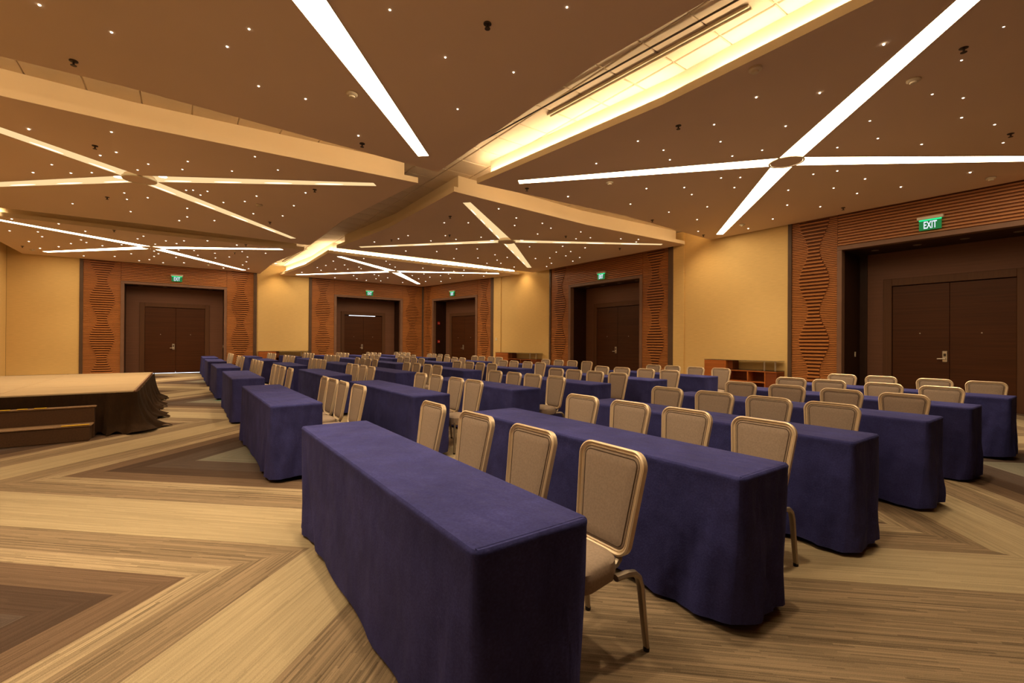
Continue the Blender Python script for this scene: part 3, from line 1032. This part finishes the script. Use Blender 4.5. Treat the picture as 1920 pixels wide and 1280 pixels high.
# ------------------------------------------------------------------ stage, skirt and steps
SX1, SY0, SY1, SZ = -0.585, 8.93, 13.92, 0.62
stage = empty('stage', (SX1, SY0, 0))
tag(stage, 'low portable stage with tan carpeted deck and dark brown skirt', 'stage')
nx, ny = 3, 4
for i in range(nx):
    for j in range(ny):
        a, b = lerp(XL + .05 - SX1, 0, i / nx), lerp(XL + .05 - SX1, 0, (i + 1) / nx)
        c, d = lerp(0, SY1 - SY0, j / ny), lerp(0, SY1 - SY0, (j + 1) / ny)
        MB().cbox(a + .004, b - .004, c + .004, d - .004, SZ - .09, SZ, .006).build('deck_panel', M['stagetop'], stage)
MB().cbox(.0, .022, 0.0, SY1 - SY0, SZ - .06, SZ + .003, .004).build('edge_trim', M['stageedge'], stage)
front_len = SX1 - (XL + .05)
side_len = SY1 - SY0
def skirt_mesh():
    """one gathered curtain along the front, round the corner and along the side"""
    rn = random.Random(3)
    ph = [rn.uniform(0, 6.28) for _ in range(6)]
    rc = .05
    arc = rc * math.pi / 2
    total = front_len + arc + side_len
    n = int(total / .022)
    def base(s):
        if s < front_len:
            return -front_len + s, 0.0, 0.0, -1.0
        if s < front_len + arc:
            a = (s - front_len) / rc
            return rc * math.sin(a) - .02, rc * (1 - math.cos(a)), math.sin(a), -math.cos(a)
        return rc - .02, s - front_len - arc + rc, 1.0, 0.0
    def flare(s):
        u = s - front_len
        f = .10 * math.exp(-((u + .02) / .22) ** 2) + .20 * math.exp(-((u - .35) / .22) ** 2) + .05
        f += .18 * math.exp(-((u - 1.5) / .35) ** 2) + .12 * math.exp(-((u - 3.0) / .4) ** 2) + .10 * math.exp(-((u - 4.6) / .4) ** 2)
        return f if u > -.35 else .03
    rings = []
    for k in range(19):
        t = k / 18
        row = []
        for i in range(n + 1):
            s = total * i / n
            x, y, nx_, ny_ = base(s)
            w = .45 * math.sin(s * 23 + ph[0] + 1.2 * math.sin(s * 2.1 + ph[4])) + .35 * math.sin(s * 41 + ph[1] + t * 1.4) + .5 * math.sin(s * 10.5 + ph[2] + t * 1.1)
            amp = .006 + (.012 if s < front_len - .9 else .034) * t
            out = .012 + amp * (1.1 + w) + flare(s) * t ** 2.4
            z = lerp(SZ - .02, .02, t)
            if t > .84:                                    # the hem lies in ripples on the carpet
                q = (t - .84) / .16
                lift = .020 * (1 + math.sin(s * 31 + ph[3])) * (1 if s > front_len - .4 else .3)
                z = lerp(SZ - .02, .02, .84) * (1 - q) + (.008 + lift) * q
                out += (.05 if s > front_len - .3 else .0) * q * (1.2 + math.sin(s * 19 + ph[5]))
            row.append((x + nx_ * out, y + ny_ * out, z))
        rings.append(row)
    m = MB()
    m.loft(rings, closed=False)
    return m
skirt_mesh().build('skirt', M['skirt'], stage, True)

steps = empty('stage_steps', (-1.0, 8.44, 0))
tag(steps, 'two brown carpeted steps with yellow edge tape before the stage', 'steps')
for k, (y0, z0, z1) in enumerate(((0, 0.0, .22), (.25, 0.0, .45))):
    y1 = .25 if k == 0 else .33
    MB().cbox(-3.9, -.02 + .02 * k, y0, y1, z0, z1 - .02, .008).build('step_box', M['step'], steps)
    MB().cbox(-3.9, .0 + .02 * k, y0 - .015, y1 - .002, z1 - .022, z1, .008).build('tread', M['steptop'], steps)
MB().cbox(-.30, -.02, -.022, .03, .2215, .2275, .002).build('edge_tape', M['tape'], steps)
for a, b in ((-.60, -.48), (-.76, -.66), (-.94, -.82)):
    MB().cbox(a, b, .228, .275, .4505, .4565, .002).build('edge_tape', M['tape'], steps)

# ------------------------------------------------------------------ sideboards
def sideboard(frame, s0, s1, label, flip=False):
    o = world_of(frame, s0, -.02, 0)
    r = empty('sideboard', o, FRAMES[frame][2])
    tag(r, label, 'sideboard', 'wooden sideboards along the walls')
    W_, D_ = s1 - s0, .44
    tw = W_ * .325
    zl, zt = .68, .945
    # tall end block
    MB().cbox(0, tw, -D_, 0, 0.06, zt - .02, .004).build('end_cabinet', M['credenza'], r)
    MB().cbox(.05, tw - .05, -D_ - .006, -D_ + .01, .12, zt - .08, .003).build('door_panel', M['credenza'], r)
    MB().cbox(0, W_, -D_ + .02, 0, 0.0, .06, .003).build('plinth', M['darkedge'], r)
    # low open half: back, floor, top, ends and divider make two bays with a shelf
    t = .028
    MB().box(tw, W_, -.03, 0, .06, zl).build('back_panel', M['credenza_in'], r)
    MB().cbox(tw, W_, -D_, -.03, .06, .06 + t, .002).build('bottom_board', M['credenza'], r)
    MB().cbox(tw, W_, -D_ - .004, 0, zl - t, zl, .003).build('top_board', M['credenza'], r)
    MB().cbox(tw + .002, W_ + .004, -D_ - .006, .0, zl, zl + .012, .002).build('stone_top', M['darkedge'], r)
    xm = lerp(tw, W_, .45)
    for x in (xm - t / 2, W_ - .30):
        MB().cbox(x, x + t, -D_, -.03, .06 + t, zl - t, .002).build('divider', M['credenza'], r)
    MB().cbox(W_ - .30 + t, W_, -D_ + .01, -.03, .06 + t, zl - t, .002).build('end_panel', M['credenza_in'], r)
    for x0, x1 in ((tw, xm - t / 2), (xm + t / 2, W_ - .30)):
        MB().cbox(x0, x1, -D_ + .005, -.03, .37, .37 + t, .002).build('shelf', M['credenza'], r)
    MB().cbox(-.004, W_ + .004, -D_ - .006, 0, zt - .012, zt, .003).build('glass_top', M['glass'], r)
    for x in (lerp(tw, W_, .76), W_ - .05):
        MB().lathe([(.02, zl + .012), (.02, zt - .019)], (x, -D_ + .05, 0), 12).build('post', M['steel'], r, True)
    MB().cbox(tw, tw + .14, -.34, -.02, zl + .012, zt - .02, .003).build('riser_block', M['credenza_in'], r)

sideboard('right', -7.36, -5.40, 'wooden sideboard with glass shelf at the yellow wall beside the nearest doorway')
sideboard('corner', 6.05, 8.45, 'wooden sideboard with glass shelf between the two farther right-hand doorways')
sideboard('back', 2.76, 4.82, 'low wooden sideboard against the narrow yellow back wall')

# ------------------------------------------------------------------ exit signs
def text_mesh(body, size):
    cu = bpy.data.curves.new('letters', 'FONT')
    cu.body = body
    cu.size = size
    cu.align_x = 'CENTER'
    cu.align_y = 'CENTER'
    cu.extrude = .003
    cu.offset = .003
    tmp = bpy.data.objects.new('letters_tmp', cu)
    COL.objects.link(tmp)
    bpy.context.view_layer.update()
    me = bpy.data.meshes.new_from_object(tmp.evaluated_get(bpy.context.evaluated_depsgraph_get()))
    bpy.data.objects.remove(tmp)
    me.materials.clear()
    me.materials.append(M['sign_white'])
    return me
LETTERS = text_mesh('EXIT', .205)
def exit_sign(frame, s, z, label):
    r = empty('exit_sign', world_of(frame, s, -.085, z), FRAMES[frame][2])
    tag(r, label, 'exit sign', 'green exit signs over the doorways')
    MB().cbox(-.205, .205, -.04, .058, .085, .145, .006).build('canopy', M['plate'], r)
    pl = MB().cbox(-.175, .175, -.006, .006, -.135, .085, .002).build('sign_plate', M['green'], r)
    MB().box(-.176, .176, -.0085, .0085, .058, .084).build('lit_edge', M['green_edge'], pl)
    o = bpy.data.objects.new('lettering', LETTERS)
    COL.objects.link(o)
    o.parent = pl
    o.rotation_euler = (math.pi / 2, 0, 0)
    o.location = (0, -.0085, -.040)
    o.scale = (.50, 1.02, 1)
exit_sign('back', -.19, 3.94, 'green EXIT sign above the doorway behind the stage')
exit_sign('back', 7.77, 3.89, 'green EXIT sign on the back wall close to the far corner')
exit_sign('corner', 2.56, 3.90, 'green EXIT sign above the doorway with two red alarms')
exit_sign('right', -11.71, 3.87, 'green EXIT sign above the middle right-hand doorway')
exit_sign('right', -2.57, 3.90, 'green EXIT sign above the nearest right-hand doorway, easiest to read')

# ------------------------------------------------------------------ small wall fittings
def local_to(frame, s, y, z, extra=0.0):
    return world_of(frame, s, y, z), FRAMES[frame][2] + extra
def switch(frame, s, y, z, extra, label):
    o, a = local_to(frame, s, y, z, extra)
    r = empty('light_switch', o, a)
    tag(r, label, 'light switch')
    MB().cbox(-.04, .04, -.008, .0, -.062, .062, .003).build('wall_plate', M['plate'], r)
    MB().cbox(-.014, .014, -.013, -.006, -.03, .03, .002).build('rocker', M['plate'], r)
switch('right', -4.15, .85, 1.14, math.pi / 2, 'cream light switch inside the nearest doorway')
switch('back', 1.47, .42, 1.14, -math.pi / 2, 'cream light switch inside the doorway behind the stage')
o, a = local_to('corner', 5.70, -.042, 1.55)
th = empty('thermostat', o, a)
tag(th, 'small pale thermostat on the yellow wall beside the far doorway', 'thermostat')
MB().cbox(-.045, .045, -.02, 0, -.06, .06, .006).build('housing', M['plate'], th)
MB().cbox(-.03, .03, -.022, -.018, -.01, .04, .002).build('display', M['recess'], th)
for z, nm in ((2.42, 'upper red fire alarm inside the doorway at the far corner'), (1.42, 'lower red fire alarm inside the doorway at the far corner')):
    o, a = local_to('corner', .958, .34, z, math.pi / 2)
    r = empty('fire_alarm', o, a)
    tag(r, nm, 'fire alarm')
    MB().cbox(-.07, .07, -.03, 0, -.075, .075, .006).build('backbox', M['red'], r)
    MB().add(*disc_y(0, -.032, 0, .055, 16)).build('sounder', M['red'], r)
    MB().cbox(-.05, .05, -.040, -.036, -.014, .014, .002).build('lens_bar', M['plate'], r)
